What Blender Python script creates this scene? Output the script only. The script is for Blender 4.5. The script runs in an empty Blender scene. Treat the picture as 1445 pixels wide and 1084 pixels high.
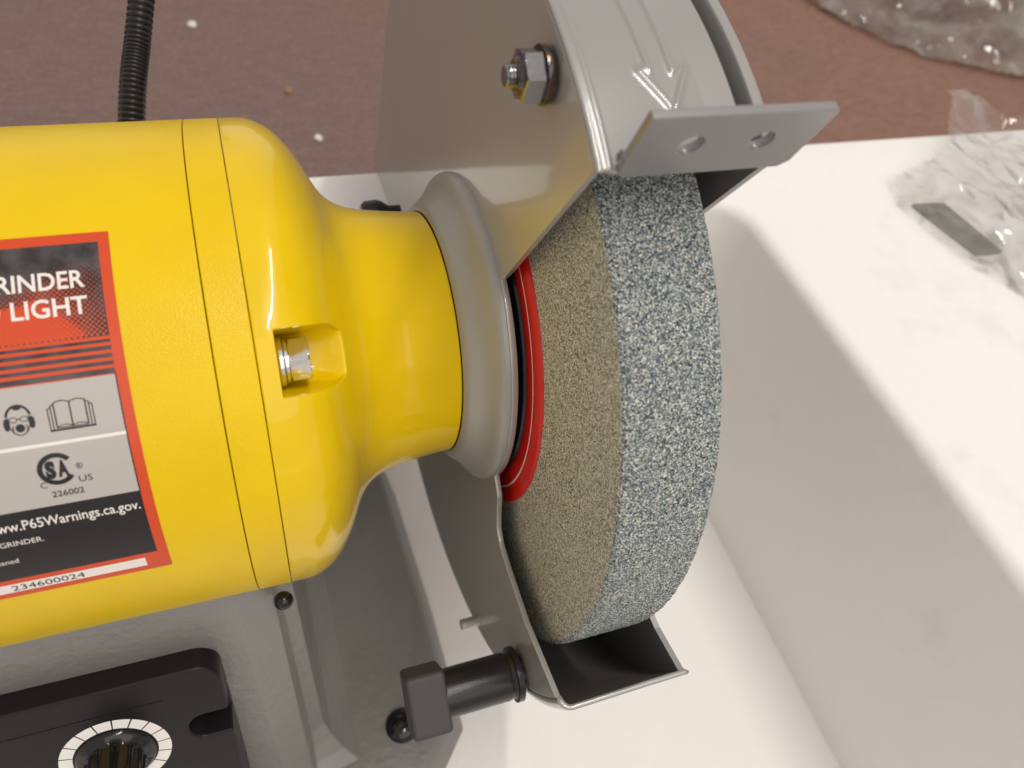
import bpy, bmesh, math, random
from math import sin, cos, pi, radians as rad, sqrt, atan2, exp
from mathutils import Vector, Matrix, noise
random.seed(7)
S = 0.001                       # everything below is written in millimetres, shaft axis = X axis through the origin
sc = bpy.context.scene
COL = sc.collection

# ------------------------------------------------------------------ camera
cam_d = bpy.data.cameras.new('camera'); cam = bpy.data.objects.new('camera', cam_d); COL.objects.link(cam)
sc.camera = cam
cam_d.sensor_width = 36; cam_d.lens = 27.08; cam_d.clip_start = 0.005; cam_d.clip_end = 50
Rr = ((0.93874, -0.30975, 0.15110), (-0.15080, -0.76339, -0.62809), (0.30989, 0.56682, -0.76333))
cam.matrix_world = Matrix(((Rr[0][0], -Rr[1][0], -Rr[2][0], 29.98*S), (Rr[0][1], -Rr[1][1], -Rr[2][1], -118.36*S),
                           (Rr[0][2], -Rr[1][2], -Rr[2][2], 134.02*S), (0, 0, 0, 1)))
cam_d.dof.use_dof = True; cam_d.dof.focus_distance = 0.150; cam_d.dof.aperture_fstop = 20

# ------------------------------------------------------------------ light: ceiling tube lamp, added front fill, dim warm room
w = bpy.data.worlds.new('World'); sc.world = w; w.use_nodes = True
w.node_tree.nodes['Background'].inputs[0].default_value = (1.0, 0.94, 0.90, 1)
w.node_tree.nodes['Background'].inputs[1].default_value = 0.56
def lamp(name, loc, target, sx, sy, power, col):
    d = bpy.data.lights.new(name, 'AREA'); d.shape = 'RECTANGLE'; d.size = sx; d.size_y = sy; d.energy = power; d.color = col
    o = bpy.data.objects.new(name, d); COL.objects.link(o); o.location = loc
    o.rotation_euler = (Vector(target) - Vector(loc)).to_track_quat('-Z', 'Y').to_euler(); return o
def tube_lamp(name, a, b, wd, power, col):
    a, b = Vector(a), Vector(b); o = lamp(name, (a+b)/2, (0, 0, 0), wd, (b-a).length, power, col)
    y = (b-a).normalized(); z = ((a+b)/2); z = (z-y*z.dot(y)).normalized(); x = y.cross(z)
    o.rotation_euler = Matrix((x, y, z)).transposed().to_euler(); return o
tube_lamp('ceiling_tube_lamp', (0.72, 0.25, 1.75), (0.18, -1.05, 1.75), 0.045, 14.5, (1.0, 0.945, 0.88))
lamp('front_fill_light', (0.25, -1.5, 1.15), (0.05, 0, 0), 1.8, 1.3, 8, (1.0, 0.94, 0.88))  # unseen soft fill added from the front to brighten the tray floor
sc.view_settings.view_transform = 'Standard'; sc.view_settings.look = 'None'
sc.view_settings.exposure = 0.12; sc.view_settings.gamma = 1

# ------------------------------------------------------------------ node helpers
def mat(name, col, rough=.5, metal=0, spec=.5, coat=0, coat_rough=.05, alpha=1, trans=0, ior=1.5):
    m = bpy.data.materials.new(name); m.use_nodes = True
    b = m.node_tree.nodes['Principled BSDF']
    b.inputs['Base Color'].default_value = (*col, 1); b.inputs['Roughness'].default_value = rough
    b.inputs['Metallic'].default_value = metal; b.inputs['Specular IOR Level'].default_value = spec
    b.inputs['Coat Weight'].default_value = coat; b.inputs['Coat Roughness'].default_value = coat_rough
    b.inputs['Alpha'].default_value = alpha; b.inputs['Transmission Weight'].default_value = trans; b.inputs['IOR'].default_value = ior
    return m
class NT:
    def __init__(s, m):
        s.t = m.node_tree; s.b = s.t.nodes['Principled BSDF']; s.co = s.t.nodes.new('ShaderNodeTexCoord').outputs['Object']
    def n(s, typ, **kw):
        n = s.t.nodes.new(typ)
        for k, v in kw.items():
            if k in n.inputs: n.inputs[k].default_value = v
            else: setattr(n, k, v)
        return n
    def l(s, a, b): s.t.links.new(a, b)
    def noise(s, scale, detail=3, rough=.55, co=None, dist=0):
        n = s.n('ShaderNodeTexNoise'); n.inputs['Scale'].default_value = scale; n.inputs['Detail'].default_value = detail
        n.inputs['Roughness'].default_value = rough; n.inputs['Distortion'].default_value = dist; s.l(co or s.co, n.inputs['Vector']); return n.outputs['Fac']
    def vor(s, scale, out='Distance', co=None, rnd=1):
        n = s.n('ShaderNodeTexVoronoi'); n.inputs['Scale'].default_value = scale; n.inputs['Randomness'].default_value = rnd; s.l(co or s.co, n.inputs['Vector']); return n.outputs[out]
    def ramp(s, fac, stops, const=False):
        n = s.n('ShaderNodeValToRGB'); cr = n.color_ramp
        if const: cr.interpolation = 'CONSTANT'
        while len(cr.elements) < len(stops): cr.elements.new(.5)
        for e, (p, c) in zip(cr.elements, stops):
            e.position = p; e.color = (*c, 1) if len(c) == 3 else c
        s.l(fac, n.inputs['Fac']); return n.outputs['Color']
    def mapping(s, scale, rot=(0, 0, 0)):
        n = s.n('ShaderNodeMapping'); n.inputs['Scale'].default_value = scale; n.inputs['Rotation'].default_value = rot; s.l(s.co, n.inputs['Vector']); return n.outputs[0]
    def mix(s, fac, a, b, mode='MIX'):
        n = s.n('ShaderNodeMix'); n.data_type = 'RGBA'; n.blend_type = mode
        for sock, v in ((0, fac), (6, a), (7, b)):
            if isinstance(v, (int, float)): n.inputs[sock].default_value = v
            elif isinstance(v, tuple): n.inputs[sock].default_value = (*v, 1)
            else: s.l(v, n.inputs[sock])
        return n.outputs[2]
    def rng(s, v, a, b, c, d):
        n = s.n('ShaderNodeMapRange'); s.l(v, n.inputs[0])
        for i, x in enumerate((a, b, c, d)): n.inputs[i+1].default_value = x
        return n.outputs[0]
    def bump(s, h, dist, strength=1, prev=None):
        n = s.n('ShaderNodeBump'); n.inputs['Strength'].default_value = strength; n.inputs['Distance'].default_value = dist
        s.l(h, n.inputs['Height'])
        if prev is not None: s.l(prev, n.inputs['Normal'])
        return n.outputs[0]
    def set(s, k, o): s.l(o, s.b.inputs[k])

# ------------------------------------------------------------------ materials
YEL = (0.93, 0.64, 0.0)
def yellow(name, peel):
    m = mat(name, YEL, .33, 0, .22, coat=.15, coat_rough=.12); t = NT(m)
    c = t.mix(t.rng(t.noise(60, 4), .35, .7, 0, 1), (0.80, 0.548, 0.0), (0.75, 0.505, 0.0))
    sp = t.rng(t.vor(48), .006, .011, 1, 0)
    c = t.mix(t.rng(sp, 0, 1, 0, .8), c, (0.25, .12, 0)); t.set('Base Color', c)
    b1 = t.bump(t.noise(1500 if peel > .2 else 900, 2), .0001, peel)
    if peel > .2:
        b1 = t.bump(t.vor(3600), .0001, peel, b1)
        t.b.inputs['Roughness'].default_value = .33; t.b.inputs['Coat Roughness'].default_value = .2
    t.set('Normal', b1)
    if peel > .2: t.l(b1, t.b.inputs['Coat Normal'])
    return m
m_yel = yellow('orange_peel_yellow_paint', .36)
m_yelcap = yellow('gloss_yellow_paint', .035); m_yelcap.node_tree.nodes['Principled BSDF'].inputs['Roughness'].default_value = .22
m_yelcap.node_tree.nodes['Principled BSDF'].inputs['Coat Weight'].default_value = .5; m_yelcap.node_tree.nodes['Principled BSDF'].inputs['Coat Roughness'].default_value = .02

def grey_paint(name, col, rough, metal, streak):
    m = mat(name, col, rough, metal, .5, coat=1, coat_rough=.06); t = NT(m)
    t.set('Base Color', t.mix(t.noise(40, 3), tuple(v*.93 for v in col), tuple(min(1, v*1.06) for v in col)))
    n = t.noise(1400, 2, co=t.mapping((1, 1, .22)) if streak else None)
    nb = t.bump(n, .0001, .12); t.set('Normal', nb)
    n2 = t.bump(n, .0001, .10 if streak else .03); t.l(n2, t.b.inputs['Coat Normal'])
    return m
m_guard = grey_paint('silver_grey_guard_paint', (0.40, 0.39, 0.37), .32, .35, True)
m_band = grey_paint('silver_grey_band_paint', (0.34, 0.33, 0.315), .3, .35, False)
m_boss = grey_paint('dull_grey_boss_paint', (0.34, 0.33, 0.30), .42, .2, False); m_boss.node_tree.nodes['Principled BSDF'].inputs['Coat Roughness'].default_value = .26; m_boss.node_tree.nodes['Principled BSDF'].inputs['Coat Weight'].default_value = .5
m_spark = grey_paint('satin_grey_plate_paint', (0.235, 0.225, 0.225), .38, .3, False)
m_spark.node_tree.nodes['Principled BSDF'].inputs['Coat Roughness'].default_value = .2
m_cast = mat('cast_grey_paint', (0.20, 0.19, 0.18), .36, 0, .5, coat=.5, coat_rough=.2); t = NT(m_cast)
t.set('Base Color', t.mix(t.noise(30, 4), (0.18, 0.172, 0.163), (0.225, 0.215, 0.205)))
nb = t.bump(t.noise(300, 6, .7), .0014, .28); nb = t.bump(t.vor(300), .0006, .15, nb); t.set('Normal', nb); t.l(nb, t.b.inputs['Coat Normal'])
m_inside = mat('dark_guard_inside', (0.15, 0.14, 0.132), .35)  # darker grey for the inner faces of the guard

def grain(name, stops, scale, bumpd, fine):
    m = mat(name, (.4, .4, .4), .75, 0, .35); t = NT(m)
    wob = t.n('ShaderNodeVectorMath'); wob.operation = 'ADD'; nn = t.n('ShaderNodeTexNoise'); nn.inputs['Scale'].default_value = scale*1.3
    t.l(t.co, nn.inputs['Vector']); sc_ = t.n('ShaderNodeVectorMath'); sc_.operation = 'SCALE'; sc_.inputs[3].default_value = .35/scale
    t.l(nn.outputs['Color'], sc_.inputs[0]); t.l(t.co, wob.inputs[0]); t.l(sc_.outputs[0], wob.inputs[1])
    v = t.n('ShaderNodeTexVoronoi'); v.inputs['Scale'].default_value = scale; t.l(wob.outputs[0], v.inputs['Vector'])
    sep = t.n('ShaderNodeSeparateColor'); t.l(v.outputs['Color'], sep.inputs[0])
    c = t.ramp(sep.outputs[0], stops, True)
    big = t.noise(55, 3)
    c = t.mix(t.rng(big, .35, .7, 0, fine), c, t.ramp(sep.outputs[1], stops[::-1] if 0 else stops, False))
    pore = t.rng(t.noise(scale*.8, 2), .30, .42, 0, 1)
    c = t.mix(pore, t.mix(.75, c, (.01, .01, .015)), c)
    t.set('Base Color', c)
    t.set('Normal', t.bump(v.outputs['Distance'], bumpd, .9, t.bump(t.noise(scale*.8, 2), bumpd, .8)))
    return m
m_rim = grain('coarse_blue_grey_abrasive', [(0, (.03, .035, .045)), (.11, (.08, .11, .14)), (.24, (.20, .245, .255)), (.45, (.38, .44, .42)),
      (.66, (.58, .60, .52)), (.80, (.88, .89, .82)), (.925, (.10, .14, .24)), (.965, (.42, .36, .26)), (.99, (.20, .035, .03))], 4200, .0003, .12)
m_side = grain('fine_olive_grey_abrasive', [(0, (.09, .082, .062)), (.16, (.29, .285, .22)), (.40, (.48, .475, .38)), (.66, (.66, .65, .53)),
      (.86, (.86, .83, .71)), (.955, (.11, .13, .15)), (.985, (.22, .07, .05))], 4200, .00015, .3)
m_red = mat('red_paper_washer', (0.62, 0.012, 0.008), .38, 0, .5); t = NT(m_red); t.set('Normal', t.bump(t.noise(500, 3), .0003, .15))
m_white = mat('white_print', (.85, .82, .78), .5)
m_black = mat('satin_black_plastic', (0.012, 0.012, 0.013), .28, 0, .45); t = NT(m_black); t.set('Normal', t.bump(t.noise(2600, 2), .0001, .35))
m_glossblack = mat('gloss_black_plastic', (0.008, 0.008, 0.009), .12, 0, .5)
m_panel = mat('dark_panel_plastic', (0.012, 0.0105, 0.012), .34, 0, .22); t = NT(m_panel); t.set('Base Color', t.mix(t.rng(t.vor(95), .012, .02, 1, 0), (0.012, 0.0105, 0.012), (.35, .3, .25))); t.set('Normal', t.bump(t.noise(3000, 2), .0001, .3))
m_capgrey = mat('dark_grey_rubber', (0.045, 0.043, 0.045), .55); t = NT(m_capgrey); t.set('Normal', t.bump(t.noise(1800, 2), .0001, .4))
m_zinc = mat('bright_zinc', (.78, .77, .74), .16, 1); t = NT(m_zinc); t.set('Normal', t.bump(t.noise(1500, 2), .0001, .15))
m_oxide = mat('black_oxide_steel', (.10, .095, .09), .2, 1); t = NT(m_oxide); t.set('Normal', t.bump(t.noise(1300, 3), .0002, .2))
t.set('Base Color', t.mix(t.rng(t.noise(500, 3), .5, .7, 0, 1), (.10, .095, .095), (.20, .13, .07)))
m_nut = mat('bright_black_oxide', (.34, .335, .35), .13, 1); t = NT(m_nut); t.set('Normal', t.bump(t.noise(1300, 3), .0002, .12))
m_foam = mat('white_polystyrene', (.86, .84, .81), .62, 0, .35); t = NT(m_foam)
blot = t.noise(9, 4, .6); c = t.mix(t.rng(blot, .52, .75, 0, .5), (.86, .84, .815), (.77, .73, .70))
c = t.mix(t.rng(t.noise(22, 5, .65), .60, .78, 0, .35), c, (.66, .58, .53)); t.set('Base Color', c)
v = t.n('ShaderNodeTexVoronoi'); v.inputs['Scale'].default_value = 330; t.l(t.co, v.inputs['Vector'])
t.set('Normal', t.bump(v.outputs['Distance'], .0006, .13, t.bump(t.noise(45, 4), .002, .10)))
t.b.inputs['Subsurface Weight'].default_value = .0; t.b.inputs['Subsurface Radius'].default_value = (.006, .005, .004)
m_carpet = mat('brown_carpet', (.23, .13, .1), .85, 0, .15); t = NT(m_carpet)
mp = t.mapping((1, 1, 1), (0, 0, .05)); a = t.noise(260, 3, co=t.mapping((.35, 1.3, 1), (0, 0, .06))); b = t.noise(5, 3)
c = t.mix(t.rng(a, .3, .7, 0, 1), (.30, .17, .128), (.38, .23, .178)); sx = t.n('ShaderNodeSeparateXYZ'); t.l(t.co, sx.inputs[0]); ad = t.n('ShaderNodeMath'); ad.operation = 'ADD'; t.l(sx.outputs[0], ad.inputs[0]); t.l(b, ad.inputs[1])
c = t.mix(t.rng(ad.outputs[0], .55, .95, 1, 0), c, t.mix(t.rng(a, .3, .7, 0, 1), (.225, .160, .145), (.27, .198, .178)))  # greyer towards the left: tone shift of the light put into the colour

fib = t.vor(420); c = t.mix(t.rng(fib, .1, .6, 0, .35), c, (.15, .075, .055)); t.set('Base Color', c)
t.set('Normal', t.bump(fib, .002, .6, t.bump(a, .002, .8)))
m_mat = mat('grey_brown_mat', (.2, .15, .14), .8, 0, .2); t = NT(m_mat)
c = t.mix(t.rng(t.noise(160, 4), .3, .7, 0, 1), (.185, .135, .122), (.215, .16, .146)); t.set('Base Color', c); t.set('Normal', t.bump(t.noise(500, 3), .001, .4))
m_dot = mat('foam_white', (.8, .77, .72), .6)
m_dotb = mat('tan_fleck', (.35, .2, .08), .7)
def plastic(name, al, col, crease):
    m = bpy.data.materials.new(name); m.use_nodes = True; nt = m.node_tree; out = nt.nodes['Material Output']; nt.nodes.remove(nt.nodes['Principled BSDF'])
    tr = nt.nodes.new('ShaderNodeBsdfTransparent'); gl = nt.nodes.new('ShaderNodeBsdfGlossy'); gl.inputs['Roughness'].default_value = .09; gl.inputs[0].default_value = (.95, .95, .93, 1)
    tc = nt.nodes.new('ShaderNodeTexCoord'); wn = nt.nodes.new('ShaderNodeTexNoise'); wn.inputs['Scale'].default_value = 25 ; nt.links.new(tc.outputs['Object'], wn.inputs['Vector'])
    vo = nt.nodes.new('ShaderNodeTexVoronoi'); vo.feature = 'DISTANCE_TO_EDGE'; vo.inputs['Scale'].default_value = crease
    mxv = nt.nodes.new('ShaderNodeMix'); mxv.data_type = 'VECTOR'; mxv.inputs[0].default_value = .06; nt.links.new(tc.outputs['Object'], mxv.inputs[4]); nt.links.new(wn.outputs['Color'], mxv.inputs[5]); nt.links.new(mxv.outputs[1], vo.inputs['Vector'])
    bp = nt.nodes.new('ShaderNodeBump'); bp.inputs['Distance'].default_value = .006; bp.inputs['Strength'].default_value = 1; nt.links.new(vo.outputs[0], bp.inputs['Height']); nt.links.new(bp.outputs[0], gl.inputs['Normal'])
    df = nt.nodes.new('ShaderNodeBsdfTranslucent'); df2 = nt.nodes.new('ShaderNodeBsdfDiffuse'); df.inputs[0].default_value = (*col, 1); df2.inputs[0].default_value = (*col, 1)
    ad = nt.nodes.new('ShaderNodeMixShader'); ad.inputs[0].default_value = .5
    nt.links.new(df.outputs[0], ad.inputs[1]); nt.links.new(df2.outputs[0], ad.inputs[2])
    m1 = nt.nodes.new('ShaderNodeMixShader')
    an = nt.nodes.new('ShaderNodeTexNoise'); an.inputs['Scale'].default_value = crease*.7; an.inputs['Detail'].default_value = 5; an.inputs['Distortion'].default_value = 1.2; nt.links.new(tc.outputs['Object'], an.inputs['Vector'])
    mr = nt.nodes.new('ShaderNodeMapRange'); mr.inputs[1].default_value = .38; mr.inputs[2].default_value = .68; mr.inputs[3].default_value = al*.35; mr.inputs[4].default_value = al*1.9
    nt.links.new(an.outputs[0], mr.inputs[0]); nt.links.new(mr.outputs[0], m1.inputs[0])
    nt.links.new(tr.outputs[0], m1.inputs[1]); nt.links.new(ad.outputs[0], m1.inputs[2])
    fr = nt.nodes.new('ShaderNodeFresnel'); fr.inputs[0].default_value = 1.6
    m2 = nt.nodes.new('ShaderNodeMixShader'); nt.links.new(bp.outputs[0], fr.inputs[1]); nt.links.new(fr.outputs[0], m2.inputs[0])
    nt.links.new(m1.outputs[0], m2.inputs[1]); nt.links.new(gl.outputs[0], m2.inputs[2]); nt.links.new(m2.outputs[0], out.inputs[0]); return m
m_bag = plastic('crumpled_clear_film', .30, (.68, .69, .62), 34)
m_bag2 = plastic('smooth_clear_film', .17, (.66, .65, .61), 42)
m_steel = mat('grey_painted_steel', (.17, .16, .14), .35, .4)

# ------------------------------------------------------------------ geometry helpers
def mk(name, verts, faces, material, parent=None, smooth=False, angle=None, mats=None):
    me = bpy.data.meshes.new(name)
    off = Vector((0, 0, 0))
    p = parent
    while p is not None: off = off + p.location; p = p.parent
    me.from_pydata([tuple(Vector(v)*S - off) for v in verts], [], faces); me.update()
    me.materials.append(material)
    for x in (mats or []): me.materials.append(x)
    if smooth: me.polygons.foreach_set('use_smooth', [True]*len(me.polygons))
    o = bpy.data.objects.new(name, me); COL.objects.link(o); o.parent = parent
    if angle is not None: me.set_sharp_from_angle(angle=rad(angle))
    return o
def fixn(o):
    bm = bmesh.new(); bm.from_mesh(o.data); bmesh.ops.recalc_face_normals(bm, faces=bm.faces); bm.to_mesh(o.data); bm.free(); return o
def bake(o):
    dg = bpy.context.evaluated_depsgraph_get(); dg.update(); me = bpy.data.meshes.new_from_object(o.evaluated_get(dg))
    o.modifiers.clear(); o.data = me; return o
def bevel(o, wdt, seg=2, ang=35, smooth=40):
    m = o.modifiers.new('b', 'BEVEL'); m.width = wdt*S; m.segments = seg; m.limit_method = 'ANGLE'; m.angle_limit = rad(ang)
    bake(o)
    if smooth:
        o.data.polygons.foreach_set('use_smooth', [True]*len(o.data.polygons)); o.data.set_sharp_from_angle(angle=rad(smooth))
        m = o.modifiers.new('w', 'WEIGHTED_NORMAL'); m.keep_sharp = True; m.weight = 100; bake(o)
    return o
def grid(name, P, nu, nv, material, parent=None, cu=False, cv=False, smooth=True, angle=None, mats=None, mfun=None):
    V = [P(i, j) for i in range(nu) for j in range(nv)]; F = []
    for i in range(nu if cu else nu-1):
        for j in range(nv if cv else nv-1):
            F.append((i*nv+j, ((i+1) % nu)*nv+j, ((i+1) % nu)*nv+(j+1) % nv, i*nv+(j+1) % nv))
    o = mk(name, V, F, material, parent, smooth, angle, mats)
    if mfun:
        for p in o.data.polygons: p.material_index = mfun(p.index)
    return o
def revolve(name, prof, material, parent=None, n=180, c=(0, 0), smooth=True, angle=40, closed=False):
    """profile of (x, r), turned about the line parallel to X through (y, z) = c"""
    def P(i, j):
        x, r = prof[i]; a = 2*pi*j/n
        return (x, c[0]-r*cos(a), c[1]+r*sin(a))
    return fixn(grid(name, P, len(prof), n, material, parent, closed, True, smooth, angle))
def extrude_x(name, poly, x0, x1, material, parent=None):
    n = len(poly); V = [(x0, y, z) for y, z in poly]+[(x1, y, z) for y, z in poly]
    F = [tuple(range(n)), tuple(range(2*n-1, n-1, -1))]+[(i, (i+1) % n, n+(i+1) % n, n+i) for i in range(n)]
    return fixn(mk(name, V, F, material, parent))
def prism(name, poly, O, U, Vv, W, d, material, parent=None):
    """2D polygon in the frame O + u U + v Vv, extruded by d along W"""
    O, U, Vv, W = map(Vector, (O, U, Vv, W)); n = len(poly)
    V = [O+U*a+Vv*b for a, b in poly]+[O+U*a+Vv*b+W*d for a, b in poly]
    F = [tuple(range(n)), tuple(range(2*n-1, n-1, -1))]+[(i, (i+1) % n, n+(i+1) % n, n+i) for i in range(n)]
    return fixn(mk(name, V, F, material, parent))
def rrect(x0, y0, x1, y1, r, n=8):
    out = []
    for cx, cy, a0 in ((x1-r, y1-r, 0), (x0+r, y1-r, 90), (x0+r, y0+r, 180), (x1-r, y0+r, 270)):
        for k in range(n+1): a = rad(a0+90*k/n); out.append((cx+r*cos(a), cy+r*sin(a)))
    return out
def tube(name, pts, rfun, material, parent=None, n=20, cap=True):
    pts = [Vector(p) for p in pts]; V = []; F = []; m = len(pts); up = Vector((1, 0, 0))
    for i, p in enumerate(pts):
        d = (pts[min(i+1, m-1)]-pts[max(i-1, 0)]).normalized(); a = d.cross(up).normalized(); b = a.cross(d)
        r = rfun(i)
        for j in range(n): t_ = 2*pi*j/n; V.append(p+(a*cos(t_)+b*sin(t_))*r)
    for i in range(m-1):
        for j in range(n): F.append((i*n+j, (i+1)*n+j, (i+1)*n+(j+1) % n, i*n+(j+1) % n))
    if cap: F += [tuple(range(n-1, -1, -1)), tuple((m-1)*n+j for j in range(n))]
    return fixn(mk(name, V, F, material, parent, True, 50))
def boolean(o, cutters):
    for c in cutters:
        m = o.modifiers.new('x', 'BOOLEAN'); m.operation = 'DIFFERENCE'; m.solver = 'EXACT'; m.object = c
        bpy.context.view_layer.update()
        bake(o); bpy.data.objects.remove(c)
    return o
def lerp(a, b, t_): return a+(b-a)*t_
def ss(t_): t_ = max(0, min(1, t_)); return t_*t_*(3-2*t_)
def interp(pts, x):
    if x <= pts[0][0]: return pts[0][1]
    for (a, fa), (b, fb) in zip(pts, pts[1:]):
        if x <= b: return lerp(fa, fb, (x-a)/(b-a))
    return pts[-1][1]
def smoothprof(pts, x):          # Catmull-Rom through (x, value)
    n = len(pts)
    if x <= pts[0][0]: return pts[0][1]
    if x >= pts[-1][0]: return pts[-1][1]
    for i in range(n-1):
        if x <= pts[i+1][0]:
            x0, y0 = pts[i]; x1, y1 = pts[i+1]; h = x1-x0; t_ = (x-x0)/h
            m0 = (pts[i+1][1]-pts[max(i-1, 0)][1])/(pts[i+1][0]-pts[max(i-1, 0)][0])
            m1 = (pts[min(i+2, n-1)][1]-y0)/(pts[min(i+2, n-1)][0]-x0)
            return (2*t_**3-3*t_**2+1)*y0+(t_**3-2*t_**2+t_)*h*m0+(-2*t_**3+3*t_**2)*y1+(t_**3-t_**2)*h*m1

def tag(o, label=None, cat=None, group=None, kind=None):
    for k, v_ in (('label', label), ('category', cat), ('group', group), ('kind', kind)):
        if v_: o[k] = v_
    return o

# ------------------------------------------------------------------ setting: floor covering
FZ = -125; CZ = -140
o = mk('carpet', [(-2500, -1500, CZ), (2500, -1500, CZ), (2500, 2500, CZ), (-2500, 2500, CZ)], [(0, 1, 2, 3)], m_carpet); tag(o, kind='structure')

# ------------------------------------------------------------------ the white foam tray
def ring(x0, y0, x1, y1, r, z, n=10): return [(a, b, z) for a, b in rrect(x0, y0, x1, y1, r, n)]
def foam():
    L = []
    X0, X1, Y0, Y1 = -330, 560, -420, 92            # outer
    a0, a1, b0, b1 = -300, 197.5, -330, 62          # pocket at the top
    L.append(ring(X0, Y0, X1, Y1, 20, CZ+.5))
    for k in range(5):
        a = rad(90*k/4); L.append(ring(X0+5*(1-cos(a))-0, Y0+5*(1-cos(a)), X1-5*(1-cos(a)), Y1-5*(1-cos(a)), 20, -25+5*sin(a)))
    for k in range(7):
        a = rad(90-90*k/6); q = 4.5*(1-cos(a)) if 0 else 4.5*cos(a)
        d = 4.5-q
        L.append(ring(a0-d*1, b0-d, a1+d, b1+d, 16+d, -20-4.5*(1-sin(a))))
    L = L[:6]+L[6:]
    for k in range(1, 9):
        t_ = k/9; L.append(ring(a0+t_*5, b0+t_*5, a1-4.5*t_, b1-t_*5, 15, lerp(-24.5, FZ+1, t_)))
    L.append(ring(a0+5.5, b0+5.5, a1-5, b1-5.5, 15, FZ)); 
    n = len(L[0]); V = [p for r_ in L for p in r_]; F = []
    for i in range(len(L)-1):
        for j in range(n): F.append((i*n+j, i*n+(j+1) % n, (i+1)*n+(j+1) % n, (i+1)*n+j))
    F.append(tuple((len(L)-1)*n+j for j in range(n))); F.append(tuple(range(n-1, -1, -1)))
    o = fixn(mk('foam_tray', V, F, m_foam, None, True, 50))
    return o
tag(foam(), 'thick white polystyrene packing tray holding the grinder', 'packing foam')

# ------------------------------------------------------------------ bench grinder
G = bpy.data.objects.new('bench_grinder', None); COL.objects.link(G); G.location = (0, 0, FZ*S)
G.empty_display_size = .02
tag(G, 'yellow bench grinder with grey wheel guard on a grey cast base', 'bench grinder')

RM = 49.5
def seam_prof(x0, x1, e0, e1):
    p = []
    if e0: p += [(x0, RM-1.2), (x0, RM-.22), (x0+.06, RM-.07), (x0+.2, RM)]
    else: p += [(x0, RM)]
    n = max(2, int((x1-x0)/4))
    p += [(lerp(x0+.3, x1-.3, k/n), RM) for k in range(n+1)]
    if e1: p += [(x1-.2, RM), (x1-.06, RM-.07), (x1, RM-.22), (x1, RM-1.2)]
    return p
housing = revolve('motor_housing', seam_prof(-118, 23.95, False, True), m_yel, G, 240)
collar_band = revolve('motor_band', seam_prof(24.1, 30.3, True, True), m_yel, G, 240)
# end cap with a pocket for its bolt
CP = [(30.4, 49.5), (33.2, 49.5), (35.5, 49.25), (37.5, 48.5), (39.4, 47.35), (41, 45.9), (42.6, 43.9), (43.9, 41.9), (45.2, 39.5), (46.6, 36.6), (48.3, 33.9), (50.2, 32.0), (52.4, 30.7), (55.9, 29.6), (60.6, 28.85), (65.3, 28.3), (69, 28.0)]
PHI0 = rad(46.4)
def cap_r(x, phi):
    p = smoothprof(CP, x)
    d = phi-PHI0
    if abs(d) > rad(16): return p
    h = p*cos(d); tt = p*sin(d)
    hw = 5.55-ss((x-42.0)/5)*2.2
    e = (hw-abs(tt))/.55
    wgt = ss(e+.35)*ss((x-33.55)/.55+.2)
    if wgt <= 0: return p
    fl = 37.6+1.1*(abs(tt)/5.2)**4*1.6+ss((x-40)/6)*1.6
    rp = fl/cos(d)
    k = .45; a, b = p, lerp(p+.6, rp, wgt)
    hh = max(0, min(1, .5+.5*(a-b)/k)); return lerp(a, b, hh)-k*hh*(1-hh)
xs = [30.42, 30.42, 30.48, 30.65]
x = 30.9
while x < 69:
    xs.append(x); x += .06 if 33.1 < x < 34.6 else (.22 if x < 50 else .6)
xs += [69.0, 69.3, 69.45, 69.5, 69.5]
phis = []
a = 0
while a < 360-1e-6:
    phis.append(rad(a)); a += .09 if 37 < a < 56 else (.5 if 33 < a < 60 else 1.5)
def Pcap(i, j):
    x = xs[i]; r = cap_r(x, phis[j])
    if i == 0: r = RM-1.5
    elif i == 1: r -= .22
    elif i == 2: r -= .07
    if i == len(xs)-1: r = 22
    elif i == len(xs)-2: r = 27.6
    elif i == len(xs)-3: r = 27.85
    return (x, -r*cos(phis[j]), r*sin(phis[j]))
cap = fixn(grid('end_cap', Pcap, len(xs), len(phis), m_yelcap, G, False, True, True, 60))

def hexpoly(rad_, a0=0): return [(rad_*cos(rad(60*k)+a0), rad_*sin(rad(60*k)+a0)) for k in range(6)]
def hexnut(name, x0, x1, c, R_, a0, material, parent, chamf=.5, hole=0):
    """hexagon prism along x with turned (chamfered) corners, cut so the outer face is a disc meeting the flats"""
    rings = []; N = 72
    def hr(a):
        b = ((a-a0) % (pi/3))-pi/6; return R_*cos(pi/6)/cos(b)
    prof = [(x0, None), (x0+.001, None)]
    fi = R_*cos(pi/6)
    st = [(x0, 0.0 if not hole else hole), (x0, fi*.93), (x0+chamf*.45, fi*1.03), (x0+chamf, 9), (x1-chamf, 9), (x1-chamf*.3, fi*1.06), (x1, fi*.98), (x1, 0.0 if not hole else hole)]
    def P(i, j):
        xx, lim = st[i]; a = 2*pi*j/N; r = min(hr(a), lim) if lim > 0 else .01
        return (xx, c[0]-r*cos(a), c[1]+r*sin(a))
    return fixn(grid(name, P, len(st), N, material, parent, False, True, True, 22))
bc = (-42.4*cos(PHI0), 42.4*sin(PHI0))
bolt = revolve('flange_washer', [(33.7, 0), (33.7, 4.1), (34.0, 4.3), (34.55, 4.3), (34.7, 4.1), (34.7, 3.6), (34.85, 3.85), (35.35, 3.85), (35.5, 3.6), (35.5, 0)], m_zinc, cap, 64, bc, angle=30)
b2 = hexnut('hex_bolt', 35.4, 38.9, bc, 4.05, PHI0+rad(4), m_zinc, cap, .35)

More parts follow.
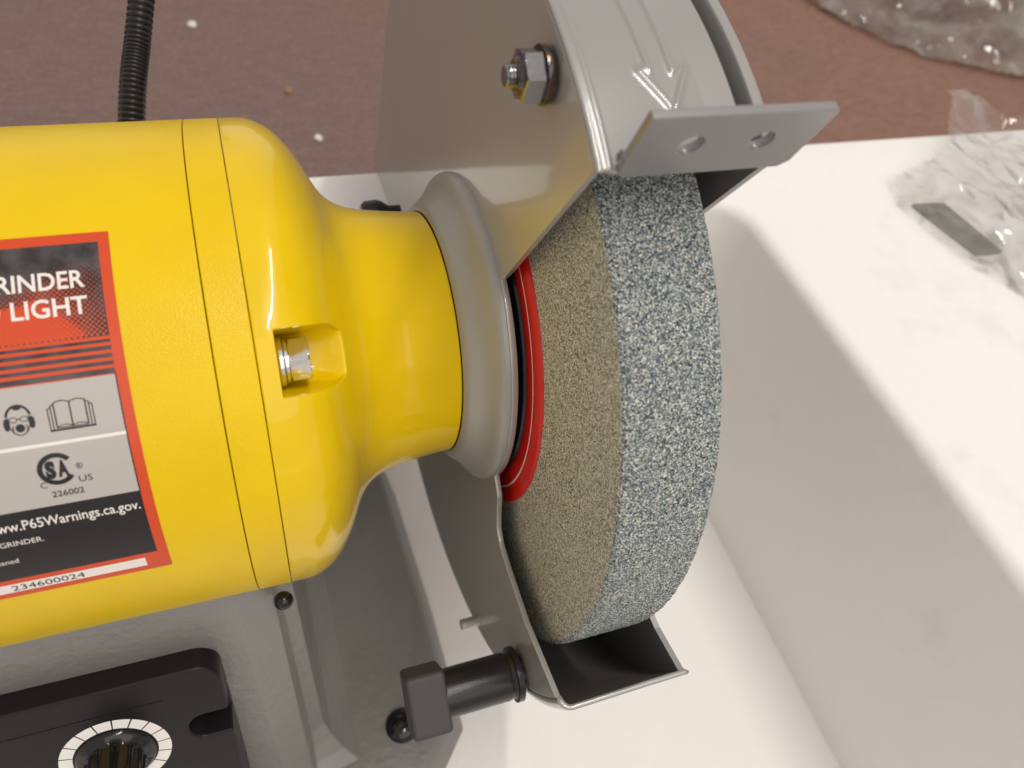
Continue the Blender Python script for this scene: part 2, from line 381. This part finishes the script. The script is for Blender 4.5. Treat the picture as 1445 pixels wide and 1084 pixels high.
# ---- printed label wrapped on the housing
def wrap(verts, off):
    out = []
    for x, v_ in verts:
        a = v_/49.6; r = RM+off; out.append((x, -r*cos(a), r*sin(a)))
    return out
def decal_poly(name, polys, off, material, parent):
    bm = bmesh.new()
    for poly in polys:
        vs = [bm.verts.new((a, b, 0)) for a, b in poly]; bm.faces.new(vs)
    ys = [v_.co.y for v_ in bm.verts]; y = math.floor(min(ys))+.5
    while y < max(ys):
        bmesh.ops.bisect_plane(bm, geom=bm.verts[:]+bm.edges[:]+bm.faces[:], plane_co=(0, y, 0), plane_no=(0, 1, 0)); y += 1.0
    bmesh.ops.triangulate(bm, faces=bm.faces)
    bm.verts.index_update()
    W = wrap([(v_.co.x, v_.co.y) for v_ in bm.verts], off); F = [tuple(v_.index for v_ in f.verts) for f in bm.faces]; bm.free()
    o = mk(name, W, F, material, parent, True)
    # outward normals
    bm = bmesh.new(); bm.from_mesh(o.data)
    for f in bm.faces:
        c_ = f.calc_center_median()+Vector((0, 0, FZ*S)) if parent else f.calc_center_median()
        if f.normal.dot(Vector((0, c_.y, c_.z))) < 0: f.normal_flip()
    bm.to_mesh(o.data); bm.free(); return o
def rect(x0, v0, x1, v1): return [(x0, v0), (x1, v0), (x1, v1), (x0, v1)]
def circ(cx, cy, r, n=24, ry=None): return [(cx+r*cos(2*pi*k/n), cy+(ry or r)*sin(2*pi*k/n)) for k in range(n)]
def stroke(pts, wd, closed=False):
    """thick poly-line as quads"""
    out = []; n = len(pts); segs = n if closed else n-1
    for i in range(segs):
        a = Vector(pts[i]); b = Vector(pts[(i+1) % n]); d = (b-a)
        if d.length < 1e-6: continue
        d.normalize(); nn = Vector((-d.y, d.x))*wd/2; a2 = a-d*wd*.3; b2_ = b+d*wd*.3
        out.append([tuple(a2-nn), tuple(b2_-nn), tuple(b2_+nn), tuple(a2+nn)])
    return out
def text_polys(s, right, base, width, cap_h, bold=0.0, left=None):
    cu = bpy.data.curves.new('t', 'FONT'); cu.body = s; cu.size = 1; cu.offset = bold; cu.resolution_u = 3
    ob = bpy.data.objects.new('t', cu); COL.objects.link(ob); bpy.context.view_layer.update()
    dg = bpy.context.evaluated_depsgraph_get(); me = bpy.data.meshes.new_from_object(ob.evaluated_get(dg))
    xs_ = [v_.co.x for v_ in me.vertices]; x0, x1 = min(xs_), max(xs_)
    sx = width/(x1-x0); sy = cap_h/.70
    ox = right-width if left is None else left
    P_ = [[((me.vertices[i].co.x-x0)*sx+ox, me.vertices[i].co.y*sy+base) for i in p.vertices] for p in me.polygons]
    bpy.data.objects.remove(ob); bpy.data.curves.remove(cu); bpy.data.meshes.remove(me); return P_
def printmat(name, col, rough=.34):
    m = mat(name, col, rough, 0, .5); t = NT(m); t.set('Normal', t.bump(t.noise(700, 2), .0001, .12)); return m
p_or = printmat('orange_red_print', (.62, .062, .010)); p_dk = printmat('dark_brown_print', (.035, .027, .028), .3); t = NT(p_dk)
t.set('Base Color', t.mix(t.rng(t.noise(260, 4), .4, .65, 0, 1), (.028, .022, .023), (.085, .075, .075)))
p_bk = printmat('black_print', (.010, .008, .010), .3); p_gr = printmat('silver_grey_print', (.46, .43, .40), .38); p_wh = printmat('off_white_print', (.82, .76, .71)); p_ink = printmat('black_ink', (.01, .009, .01))
lab = decal_poly('label', [rrect(-62, 5.4, 11.7, 65.1, .25, 3)], .06, p_or, G)
decal_poly('label_header', [rect(-60, 42.3, 10.1, 63.3)], .09, p_dk, lab)
decal_poly('label_stripe', [rect(-60, y_-.27, 10.1, y_+.27) for y_ in (47.75, 46.75, 45.6, 44.45, 43.35)], .13, p_or, lab)
decal_poly('label_picture_panel', [rect(-60, 23.05, 10.1, 42.1)], .09, p_gr, lab)
decal_poly('label_divider', [rect(-60, 32.75, 10.0, 33.3)], .13, p_wh, lab)
decal_poly('label_outline', [rect(9.98, 23.05, 10.16, 42.3)], .12, p_ink, lab)
decal_poly('label_warning_panel', [rect(-60, 9.9, 10.1, 23.05)], .10, p_bk, lab)
decal_poly('label_number_strip', [rect(-60, 6.7, 8.0, 8.8)], .09, p_wh, lab)
dots = []
for i in range(-90, 30):
    for j in range(0, 40):
        x = i*.78+(j % 2)*.39; v_ = 48.35+j*.39
        if not (-59 < x < 9.8 and v_ < 62.9): continue
        ln = 52.0+.62*(x+3.2)             # rising centre line of the band
        s_ = .40-(v_-ln)*.075 if v_ > ln else .40+(ln-v_)*.02
        s_ -= max(0, x-1)*.030+max(0, x-5)*.01
        if x < 1: s_ += min(.14, (1-x)*.03)*(1 if v_ < 53.5 else .2)
        if v_ > 56 and x < 1: s_ -= (v_-56)*.03
        s_ = min(.47, s_*.76 if s_ < .40 else s_)
        if s_ > .07: dots.append(circ(x, v_, .78*s_, 8))
decal_poly('label_halftone_dot', dots, .12, p_or, lab)
hw = text_polys('GRINDER', 7.75, 55.95, 14.3, 2.75, .018)+text_polys('LED LIGHT', 7.8, 51.75, 17.6, 2.75, .018)
decal_poly('label_title_lettering', hw, .16, p_wh, lab)
# wearer with ear defenders, glasses and respirator
hx, hy = -3.62, 37.3
ink = []; ink += stroke([(hx+1.55*cos(a_), hy+.35+1.75*sin(a_)) for a_ in [rad(k) for k in range(10, 171, 10)]], .34)
ink += stroke([(hx-1.35, hy+.4), (hx-1.3, hy-1.0), (hx-.85, hy-1.9)], .16)+stroke([(hx+1.35, hy+.4), (hx+1.3, hy-1.0), (hx+.85, hy-1.9)], .16)
ink += [circ(hx-1.62, hy-.55, .42, 16, .95), circ(hx+1.62, hy-.55, .42, 16, .95)]
ink += [circ(hx, hy+1.75, .55, 12, .32)]
for s_ in (-1, 1):
    ink += stroke([(hx+s_*.72+.52*cos(rad(k)), hy+.05+.38*sin(rad(k))) for k in range(0, 360, 24)], .12, True)
ink += stroke([(hx-.22, hy+.1), (hx+.22, hy+.1)], .14)
ink += [circ(hx, hy-1.25, .62, 20)]; ink += stroke([(hx+.95*cos(rad(k)), hy-1.35+.95*sin(rad(k))) for k in range(150, 391, 15)], .14)
# open book
bx, by = 3.2, 37.25
ink += stroke([(bx, by-1.85), (bx, by+1.75)], .2)
for s_ in (-1, 1):
    ink += stroke([(bx+s_*q, by+1.75+.28*sin(pi*q/2.1)) for q in [k*.21 for k in range(11)]], .15)
    ink += stroke([(bx+s_*q, by-1.85+.26*sin(pi*q/2.1)) for q in [k*.21 for k in range(11)]], .12)
    ink += stroke([(bx+s_*2.1, by+1.75), (bx+s_*2.1, by-1.9)], .2)+stroke([(bx+s_*2.1, by+1.5), (bx+s_*2.55, by+1.42), (bx+s_*2.55, by-2.1)], .15)
    ink += stroke([(bx+s_*2.55, by+1.1), (bx+s_*2.98, by+1.0), (bx+s_*2.98, by-2.25)], .15)
    ink += stroke([(bx, by-2.0), (bx+s_*2.1, by-1.98)], .14)
ink += stroke([(bx-2.98, by-2.3), (bx+2.98, by-2.3)], .3)
decal_poly('label_safety_symbol', ink, .13, p_ink, lab)
# certification mark: thick open ring round two letters
cx, cy = -.3, 29.0; csa = []
for k in range(36, 325, 8):
    a0, a1 = rad(k), rad(min(k+8, 325)); csa.append([(cx+1.85*cos(a0), cy+1.85*sin(a0)), (cx+2.58*cos(a0), cy+2.58*sin(a0)), (cx+2.58*cos(a1), cy+2.58*sin(a1)), (cx+1.85*cos(a1), cy+1.85*sin(a1))])
csa += text_polys('S', 0, cy-1.2, 1.38, 2.4, .075, left=cx-1.52)
csa += text_polys('A', 0, cy-1.2, 1.5, 2.4, .06, left=cx+.08)
csa += stroke([(2.75+.42*cos(rad(k)), 29.0+.42*sin(rad(k))) for k in range(0, 360, 24)], .09, True)+text_polys('R', 0, 28.78, .36, .46, .03, left=2.58)
csa += text_polys('C', 0, 26.2, .85, .95, 0, left=-2.95)+text_polys('US', 0, 26.35, 1.85, 1.0, 0, left=2.3)+text_polys('226002', 0, 24.45, 4.35, .98, .01, left=-1.75)
decal_poly('label_certification_mark', csa, .13, p_ink, lab)
wt = text_polys('www.P65Warnings.ca.gov.', 9.6, 19.75, 21.3, 1.72, .008)+text_polys('BENCH GRINDER.', -4.7, 17.0, 10.8, .95, 0)+text_polys('cleaned', -9.05, 13.55, 3.9, .95, 0)
decal_poly('label_warning_lettering', wt, .14, p_wh, lab)
decal_poly('label_serial_number', text_polys('234600024', 0, 7.05, 10.4, 1.35, 0, left=-11.7), .13, p_ink, lab)

# ---- wheel guard
XG = 76.0
BEV = [(60, .6), (120, .7), (175, 1.5), (215, 4.2), (250, 5.5), (330, 4.5), (346, 3)]
def gr(th, x=76):    # outer radius of the guard against the angle (0 = front, 90 = up, 180 = back)
    if x > 76: return lerp(gr(th), interp([(60, 86.6), (100, 87), (180, 88), (346, 87.4)], th), min(1, (x-76)/20))
    return interp([(60, 87.6), (100, 88), (150, 95), (180, 98), (220, 95), (290, 88.5), (346, 87.6)], th)
plate = []
for k in range(0, 144):
    th = 60.6+(345.2-60.6)*k/143; r = gr(th)-interp(BEV, th); plate.append((-r*cos(rad(th)), r*sin(rad(th))))
plate += [(-64, -25.2), (-50.5, -25.0), (-45.5, -24.4), (-42.4, -22.4), (-40.3, -18.5), (-38.6, -14.5)]
for k in range(0, 31):
    th = -19+(61.5+19)*k/30; r = 36.6; plate.append((-r*cos(rad(th)), r*sin(rad(th))))
plate += [(-18.9, 34.2), (-20.6, 37.0)]
side = extrude_x('guard_side_plate', plate, XG, XG+1.3, m_guard, G)
bevel(side, .3, 2, 50, 30)
def lean(y_, z_):
    q = ss((z_+32)/45); Y_ = y_ if y_ < 0 else 30*math.tanh(y_/30); return .3+q*(.03*Y_-.018*z_+2.1)
#         # the pressed side leans a little
for v_ in side.data.vertices: v_.co.x += lean(v_.co.y/S, v_.co.z/S+FZ)*S
# raised boss ring pressed out of the plate round the motor neck
BP = [(71.6, 26.0), (70.6, 27.4), (69.62, 28.1), (69.75, 29.0), (70.4, 29.9), (71.5, 30.8), (72.8, 31.9), (74.0, 33.3), (75.0, 34.8), (75.9, 35.8), (77.0, 36.2), (78.6, 36.3)]
boss = revolve('guard_boss', [(smoothprof([(i, p[0]) for i, p in enumerate(BP)], q/5), smoothprof([(i, p[1]) for i, p in enumerate(BP)], q/5)) for q in range(5*(len(BP)-1)+1)], m_boss, side, 220, angle=70)

def arrow_h(x, th):
    # pressed arrow outline: distance to a poly-line
    s_ = rad(th)*86.3
    def seg(ax, at, bx_, bt):
        ay, by_ = rad(at)*86.3, rad(bt)*86.3; dx, dy = bx_-ax, by_-ay
        t_ = max(0, min(1, ((x-ax)*dx+(s_-ay)*dy)/(dx*dx+dy*dy))); return math.hypot(x-ax-dx*t_, s_-ay-dy*t_)
    h = 0
    for a in ((88.0, 82, 88.6, 70.4), (92.3, 82, 92.4, 70.6), (86.7, 70.7, 90.4, 66.6), (95.0, 71.2, 91.1, 66.6), (88.6, 70.4, 87.9, 70.9), (92.4, 70.6, 93.6, 71.3)):
        d = seg(*a); h = max(h, exp(-(d/.48)**2))
    return .45*h
shell_x = [76.0]+[76.0+.08*k for k in range(1, 6)]
x = 76.6
sx_ = []
x = XG
while x <= 106.0: sx_.append(x); x += .22
ths = []
a = 60.4
while a < 345.6: ths.append(a); a += .3 if a < 90 else 1.5
ths.append(345.6)
def shell_r(x, th):
    R0_ = gr(th, x); b = interp(BEV, th); d = 0
    if x < XG+b: u = 1-(x-XG)/b; d = b*(1-sqrt(max(0, 1-u*u)))
    if x > 106.0-.9: u = (x-105.1)/.9; d = max(d, .9*(1-sqrt(max(0, 1-u*u))))
    step = .75*ss((x-78.3)/.6) * (1-ss((x-103.4)/.3))
    ridge = .22*exp(-((x-78.0)/.45)**2)
    groove = 6.0*ss((x-101.4)/.3)*(1-ss((x-103.2)/.3))*ss((th-61.5)/2)
    fade = ss((215-th)/60)
    return R0_-d-(step+groove)*fade+ridge*fade+(arrow_h(x, th) if th < 84 and 84 < x < 98 else 0)
shell = fixn(grid('guard_band', lambda i, j: (sx_[j]+(lean(-gr(ths[i])*cos(rad(ths[i])), gr(ths[i])*sin(rad(ths[i])))+.15)*(1-(sx_[j]-XG)/31.4), -shell_r(sx_[j], ths[i])*cos(rad(ths[i])), shell_r(sx_[j], ths[i])*sin(rad(ths[i]))), len(ths), len(sx_), m_band, G, False, False, True, 50, mats=[m_inside]))
# make outward normals certain, then give the sheet its thickness inwards
bm = bmesh.new(); bm.from_mesh(shell.data); bm.faces.ensure_lookup_table()
f = bm.faces[len(bm.faces)//2]; c_ = f.calc_center_median()+Vector((0, 0, FZ*S))
if f.normal.dot(Vector((0, c_.y, c_.z))) < 0: bmesh.ops.reverse_faces(bm, faces=bm.faces)
bm.to_mesh(shell.data); bm.free()
m_ = shell.modifiers.new('s', 'SOLIDIFY'); m_.thickness = .0011; m_.offset = -1; m_.material_offset = 1; m_.material_offset_rim = 0; bake(shell)
# rolled lip at the lower mouth
lipc = []
yb, zb = -86.4*cos(rad(345.6)), 86.4*sin(rad(345.6))
lip = tube('guard_lip', [(77.2, yb, zb), (79, yb, zb), (103.5, yb, zb), (105.4, yb, zb)], lambda i: .85, m_band, shell, 12)
# outer cover
cov = []
for k in range(0, 144):
    th = 60.6+(345.2-60.6)*k/143; r = gr(th, 105)-.9; cov.append((-r*cos(rad(th)), r*sin(rad(th))))
cov += [(-73, -24.5), (-40, -24.5), (-34, -10), (-30, 20), (-26.5, 46.5)]
cover = extrude_x('guard_outer_cover', cov, 103.9, 105.2, m_inside, G); cover.data.materials.append(m_band)
for p in cover.data.polygons:
    if p.normal.x > .5 or abs(p.normal.x) < .5: p.material_index = 1
# short pressed pin and the nut on the side plate
revolve('guard_pin', [(71.4, .01), (71.4, 1.2), (71.6, 1.4), (78, 1.5)], m_guard, side, 32, (-46.3, -66.5), angle=40)
nc = (-23.0, 78.0); DX = -.6
wsh = revolve('nut_washer', [(76.3+DX, .01), (76.3+DX, 4.1), (75.7+DX, 4.25), (75.1+DX, 4.2), (75+DX, 4.0), (75+DX, .01)], m_oxide, side, 64, nc, angle=30)
nut = hexnut('guard_nut', 72.0+DX, 75+DX, nc, 3.9, rad(20), m_nut, side, .2, 1.6)
pr = [(69.9+DX, .01), (69.9+DX, 1.4), (70.05+DX, 1.6)]; x = 70.1+DX
while x < 72.2+DX: pr += [(x, 1.65), (x+.2, 1.35), (x+.4, 1.65)]; x += .5
revolve('stud', pr+[(72.9+DX, 1.6)], m_nut, nut, 40, nc, angle=30)
revolve('nut_collar', [(72.05+DX, 1.6), (71.4+DX, 1.7), (71.2+DX, 2.0), (71.4+DX, 2.4), (72.1+DX, 2.65)], m_oxide, nut, 48, nc, angle=50)

# ---- spark arrestor plate with two round holes
O_ = Vector((79.4, -46.9, 86.0)); dn = Vector((0, 4.25, -11.9)); Ld = dn.length; dn.normalize(); W_ = Vector((0, dn.z, -dn.y)); W_ = W_ if W_.y > 0 else -W_
poly = [(0, 0), (27.6, 0), (28.2, .5), (27.6, Ld-1.4), (26.2, Ld), (.9, Ld), (.0, Ld-.9)]
spark = prism('spark_arrestor', poly, O_, (1, 0, 0), dn, W_, 1.5, m_spark, G); bevel(spark, .3, 3, 40, 35)
cut = []
for cx_ in (8.3, 19.3):
    cc = O_+Vector((cx_, 0, 0))+dn*6.0-W_*3
    cut.append(prism('cut', [(1.9*cos(2*pi*k/48), 1.9*sin(2*pi*k/48)) for k in range(48)], cc, (1, 0, 0), dn, W_, 9, m_spark, G))
boolean(spark, cut); bevel(spark, .12, 2, 50, 35)
# its foot that bends back onto the band
ft = prism('arrestor_foot', [(.6, 0), (7, 0), (7, 3), (.6, 3)], O_+dn*(Ld-1.6), (1, 0, 0), Vector((0, .62, .785)), Vector((0, .785, -.62)), 1.3, m_spark, spark); bevel(ft, .3)

# ---- grinding wheel
RW = 75; X1, X2 = 81.6, 99.5
NT_ = 1500
prof = [(X1+.15, 8), (X1+.1, 20), (X1, 40)]+[(X1, 41+k*.55) for k in range(59)]+[(X1+.03, RW-1.6), (X1+.15, RW-1.0), (X1+.4, RW-.5), (X1+.75, RW-.2), (X1+1.2, RW)]
nb_side = len(prof)-1
prof += [(X1+1.6+k*.3, RW) for k in range(53)]+[(X2-.5, RW-.05), (X2-.25, RW-.2), (X2-.08, RW-.45), (X2, RW-.8), (X2, RW-2), (X2, 60), (X2, 30), (X2, 8)]
prof = [p if i <= nb_side or p[0] < X2+.01 else p for i, p in enumerate(prof)]
def Pw(i, j):
    x, r = prof[i]; a = 2*pi*j/NT_
    if r > 43:
        q = Vector((x*1.1, r*cos(a)*1.1, r*sin(a)*1.1)); nz = noise.noise(q)*.13+noise.noise(q*2.3)*.10
        edge = exp(-((x-X2)/.9)**2)+.5*exp(-((x-X1)/.8)**2) if r > 72 else 0
        nz2 = noise.noise(Vector((x*.5, r*cos(a)*.55, r*sin(a)*.55)))
        if r > RW-1.7: r += nz*1.1-edge*max(0, nz2)*.35-edge*.12*abs(noise.noise(q*1.2))
        else: x += nz*.35*(1 if x < 90 else -1)
    return (x, -r*cos(a), r*sin(a))
wheel = fixn(grid('grinding_wheel', Pw, len(prof), NT_, m_side, G, False, True, True, None, mats=[m_rim], mfun=None))
mi = [1 if k//NT_ >= nb_side-3 else 0 for k in range(len(wheel.data.polygons))]; wheel.data.polygons.foreach_set('material_index', mi)
red = revolve('paper_washer', [(X1-.15, 34.2), (X1-.65, 34.8), (X1-.8, 36), (X1-.75, 41.5), (X1-.6, 42.4), (X1-.1, 42.6), (X1+.3, 42.6)], m_red, wheel, 240, angle=60)
revolve('washer_print_line', [(X1-.83, 38.6), (X1-.84, 39.0)], m_white, red, 240, angle=60)
revolve('wheel_flange', [(X1-3.2, 8), (X1-3.2, 22), (X1-2.2, 30), (X1-1.2, 34.6), (X1-.4, 35)], m_black, wheel, 96)  # black carries the shadow between side plate and wheel
revolve('shaft', [(60, 7.9), (84, 7.9)], m_oxide, G, 48)

# ---- eye-shield clamp bolt at the lower front of the guard
cc = (-69.6, -40.8)
knob = revolve('clamp_barrel', [(77, .01), (77, 4.2), (75.3, 4.2), (75.3, 6.1), (74.0, 6.1), (73.9, 5.3), (72.9, 4.8), (72.8, 5.15), (72.3, 5.3), (57.5, 5.3), (57, 5.0), (57, .01)], m_black, G, 64, cc, angle=30)
kb = prism('clamp_head', rrect(-6.9, -3.6, 6.9, 5.4, 1.4, 5), (58.3, cc[0], cc[1]), Vector((0, cos(rad(35)), sin(rad(35)))), Vector((0, -sin(rad(35)), cos(rad(35)))), (-1, 0, 0), 8.6, m_capgrey, knob); bevel(kb, .9, 3, 50, 40)
# ---- rear bracket knob glimpsed behind the neck
kb = revolve('rear_clamp_knob', [(63, .01), (63, 2.6), (64, 3.6), (67, 3.8), (68.5, 3.4), (70.5, 2.0), (73.5, 2.0)], m_black, G, 32, (46, -1.5), angle=40)

# ---- cast base: pedestal and foot
def loft(name, secs, material, parent, captop=True, capbot=True):
    n = len(secs[0]); V = [p for s_ in secs for p in s_]; F = []
    for i in range(len(secs)-1):
        for j in range(n): F.append((i*n+j, i*n+(j+1) % n, (i+1)*n+(j+1) % n, (i+1)*n+j))
    if captop: F.append(tuple(range(n)))
    if capbot: F.append(tuple((len(secs)-1)*n+j for j in range(n)))
    return fixn(mk(name, V, F, material, parent))
XC = -42
def ped(z, grow=0):
    t_ = (-12-z)/103; yf = -42.5-23*t_-grow; e1 = 18.4+3.6*t_; e2 = 25.8+2.6*t_; e3 = 29.5+4.2*t_+grow
    p = [(e1, yf, z), (e2, yf+3.9, z), (e2+1.0, yf+10.5, z), (e3, yf+12.6, z), (e3, 45+6*t_+grow, z)]
    return p+[(2*XC-x_, y_, z_) for x_, y_, z_ in p[::-1]]
pd = loft('pedestal', [ped(z) for z in (-12, -30, -60, -90, -104)]+[ped(-109, 1.5), ped(-112.5, 4), ped(-114.5, 8)], m_cast, G); bevel(pd, .7, 2, 15, 18)
def foot(ins, z):
    c_ = [(62, -68), (72.5, -56), (72.5, -20), (70.5, 30), (66, 62), (40, 80)]
    p = [(x_-ins, y_ - (ins if y_ > 60 else -ins*(1 if y_ < -50 else 0)), z) for x_, y_ in [(40, -96)]+c_]
    return p+[(2*XC-x_, y_, z_) for x_, y_, z_ in p[::-1]]
ftb = loft('base_foot', [[(x_*.0+((x_-XC)*.55+XC), y_*.72, -112.6) for x_, y_, z_ in foot(0, 0)], foot(3.5, -116.8), foot(1.2, -117.6), foot(-.2, -119.2), foot(-2.6, -124.9)], m_cast, G); bevel(ftb, .8, 2, 25, 60)
plug = revolve('foot_rubber_plug', [(0, .01)], m_black, G, 3) if 0 else None
def dome(name, c_, r, h, material, parent, n=28, m=8):
    return fixn(grid(name, lambda i, j: (c_[0]+r*cos(pi/2*i/m)*cos(2*pi*j/n), c_[1]+r*cos(pi/2*i/m)*sin(2*pi*j/n), c_[2]+h*sin(pi/2*i/m)), m+1, n, material, parent, False, True, True, 60))
dome('foot_rubber_plug', (55.6, -54.2, -116.2), 5.2, 3.2, m_glossblack, ftb)
dome('base_bolt', (28.2, -44.5, -30.0), 2.1, 2.4, m_glossblack, pd)

# ---- control panel
ny = Vector((0, -cos(rad(21)), sin(rad(21)))); up = Vector((0, sin(rad(21)), cos(rad(21)))); P0 = Vector((-9.8, -60, -52))
def PU(x_, v_, d=0): return Vector((x_, P0.y, P0.z))+up*v_+ny*d
# local: u = x, v along 'up' from the dial centre
pan = prism('control_panel', rrect(-62, -52, 13.4, 19.6, 5.2, 8), PU(0, 0, -12.6), (1, 0, 0), up, ny, 12.6, m_panel, G)
cut = [prism('cut', rrect(4.9, -2.0, 17, 5.0, 3.4, 8), PU(0, 0, -7.5), (1, 0, 0), up, ny, 12, m_panel, G)]
boolean(pan, cut); bevel(pan, .55, 3, 45, 40)
dome_scr = prism('panel_screw', circ(0, 0, 1.7, 24), PU(8.9, 2.0, -7.45), (1, 0, 0), up, ny, 1.2, m_zinc, pan); bevel(dome_scr, .4, 3, 40, 50)
prism('screw_slot', [(-1.2, -.22), (1.2, -.22), (1.2, .22), (-1.2, .22)], PU(8.9, 2.0, -6.23), (.8, 0, 0), up*.9+Vector((.3, 0, 0)), ny, .03, m_black, pan)
for k in range(18):
    a0, a1 = rad(k*20-15.5), rad(k*20+20-1.8-15.5)
    if 262 < (k*20-5) % 360 < 290: continue
    pl = [(8.15*cos(lerp(a0, a1, q/4)), 8.15*sin(lerp(a0, a1, q/4))) for q in range(5)]+[(10.7*cos(lerp(a1, a0, q/4)), 10.7*sin(lerp(a1, a0, q/4))) for q in range(5)]
    prism('dial_mark', pl, PU(-9.8, 0, .02), (1, 0, 0), up, ny, .05, m_white, pan)
def turned(name, pr_, c_, material, parent, n=72, flute=0):
    def P(i, j):
        d, r = pr_[i]; a = 2*pi*j/n
        if flute and 1.3 < d: r *= 1-flute*(.5+.5*cos(a*9))**3
        return c_+Vector((r*cos(a), 0, 0))+up*(r*sin(a))+ny*d
    return fixn(grid(name, P, len(pr_), n, material, parent, False, True, True, 40))
kn = turned('dial_knob', [(0, 7.7), (.6, 7.6), (1.1, 7.1), (1.5, 6.1), (2.2, 5.7), (9.5, 5.3), (10.2, 4.9), (10.5, 4.2), (10.5, .01)], PU(-9.8, 0, 0), m_glossblack, pan, 108, .16)
mk('knob_pointer', [PU(-9.8-.3, 1.2, 10.56), PU(-9.8+.3, 1.2, 10.56), PU(-9.8+.3, 4.0, 10.56), PU(-9.8-.3, 4.0, 10.56)], [(0, 1, 2, 3)], m_white, kn)
# faint moulded ridge above the dial
rd = prism('panel_ridge', [(-30, 12.3), (1.5, 12.3), (1.5, 12.7), (-30, 12.7)], PU(0, 0, -.02), (1, 0, 0), up, ny, .12, m_panel, pan)

# ---- ribbed flexible lamp arm behind the motor
ctl = [(7.0, 52, 3), (9.5, 62, 12), (12.2, 75, 21), (14.7, 86, 26.5), (18.7, 100, 37), (21.4, 110, 46.3), (26, 124, 62), (30, 135, 80)]
def cr(t_):
    i = min(int(t_), len(ctl)-2); u = t_-i; p = [Vector(ctl[max(0, min(len(ctl)-1, i+k))]) for k in (-1, 0, 1, 2)]
    return .5*((2*p[1])+(p[2]-p[0])*u+(2*p[0]-5*p[1]+4*p[2]-p[3])*u*u+(3*p[1]-p[0]-3*p[2]+p[3])*u**3)
NP = 1100
arm = tube('flexible_lamp_arm', [cr((len(ctl)-1)*k/NP) for k in range(NP+1)], lambda i: 2.65+.5*abs(sin(pi*i/14)), m_black, G, 24)

# ------------------------------------------------------------------ flecks of foam on the mat
for (x_, y_), r, lb, mm_ in [((25.3, 420), 3.2, 'largest white foam crumb, high on the carpet right of the black lamp arm', m_dot), ((75.9, 337), 2.6, 'small tan fleck on the carpet between the two white crumbs', m_dotb), ((85.7, 285.4), 2.6, 'small white foam crumb on the carpet close to the tray edge', m_dot)]:
    V = []; F = []
    bm = bmesh.new(); bmesh.ops.create_icosphere(bm, subdivisions=2, radius=r)
    for v_ in bm.verts: v_.co *= 1+.35*noise.noise(v_.co*.5); v_.co.z *= .6
    V = [(v_.co.x+x_, v_.co.y+y_, v_.co.z+CZ+r*.4) for v_ in bm.verts]; F = [tuple(q.index for q in f_.verts) for f_ in bm.faces]; bm.free()
    tag(mk('foam_crumb' if mm_ is m_dot else 'tan_fleck', V, F, mm_, None, True), lb, 'crumb')

# ------------------------------------------------------------------ clear film
def sheet(name, inside, x0, x1, y0, y1, step, zf, material):
    nx = int((x1-x0)/step)+1; nyy = int((y1-y0)/step)+1; idx = {}; V = []; F = []
    for i in range(nx):
        for j in range(nyy):
            x_ = x0+i*step; y_ = y0+j*step
            if inside(x_, y_): idx[i, j] = len(V); V.append((x_, y_, zf(x_, y_)))
    for i in range(nx-1):
        for j in range(nyy-1):
            q = [(i, j), (i+1, j), (i+1, j+1), (i, j+1)]
            if all(k in idx for k in q): F.append(tuple(idx[k] for k in q))
    return mk(name, V, F, material, None, True)
def folds(x_, y_, s_, seed):
    p = Vector((x_/s_, y_/s_, seed)); q = p+Vector((noise.noise(p*.8), noise.noise(p*.8+Vector((5, 2, 1))), 0))*.9
    a = 1-abs(noise.noise(q))*2; b = 1-abs(noise.noise(q*2.1+Vector((3, 1, 0))))*2; return a*.65+b*.35
def in_bag(x_, y_):
    e = 14*noise.noise(Vector((x_/50, y_/50, 1)))
    return (abs(x_-800)/260)**2.6+(abs(y_-520)/(215+e*.6))**2.6 < 1
tag(sheet('plastic_bag', in_bag, 520, 1200, 300, 820, 3.2, lambda x_, y_: CZ+3+22*(1-min(1, ((x_-800)/265)**2+((y_-520)/225)**2))**.5+max(0, folds(x_, y_, 60, 2))*16*ss((1.05-((x_-800)/265)**2-((y_-520)/225)**2)*2)+2.5*folds(x_, y_, 22, 9), m_bag),
    'crumpled clear plastic bag lying on the brown carpet, top right', 'plastic bag')
def in_bag2(x_, y_):
    # slanted left edge, a pointed tip past the back of the foam
    if x_ > 470 or y_ < -70: return False
    left = interp([(-70, 300), (0, 275), (15, 266), (48, 260), (62, 266), (70, 292), (80, 306), (104, 322)], y_)
    top = interp([(262, 64), (296, 76), (308, 92), (322, 104), (334, 103), (348, 90), (380, 84), (470, 70)], x_)
    return x_ > left and y_ < top
tag(sheet('parts_bag', in_bag2, 255, 470, -70, 108, 1.3, lambda x_, y_: -19.2+ .8+max(0, folds(x_, y_, 45, 4))*(5+7*ss((30-y_)/30))*ss((x_-272)/25)+5*ss((y_-85)/12)+(.6*folds(x_, y_, 14, 2) if 1 else 0)+1.0, m_bag2),
    'thin clear plastic bag lying flat on the foam over a grey plate', 'plastic bag')
pl = prism('metal_plate', [(266.5, 47.5), (280.5, 46.5), (285, 18.5), (273.5, 19)], (0, 0, -19.6), (1, 0, 0), (0, 1, 0), (0, 0, 1), 1.2, m_steel, None); bevel(pl, .3)
tag(pl, 'flat grey steel plate inside the clear bag on the foam', 'metal plate')
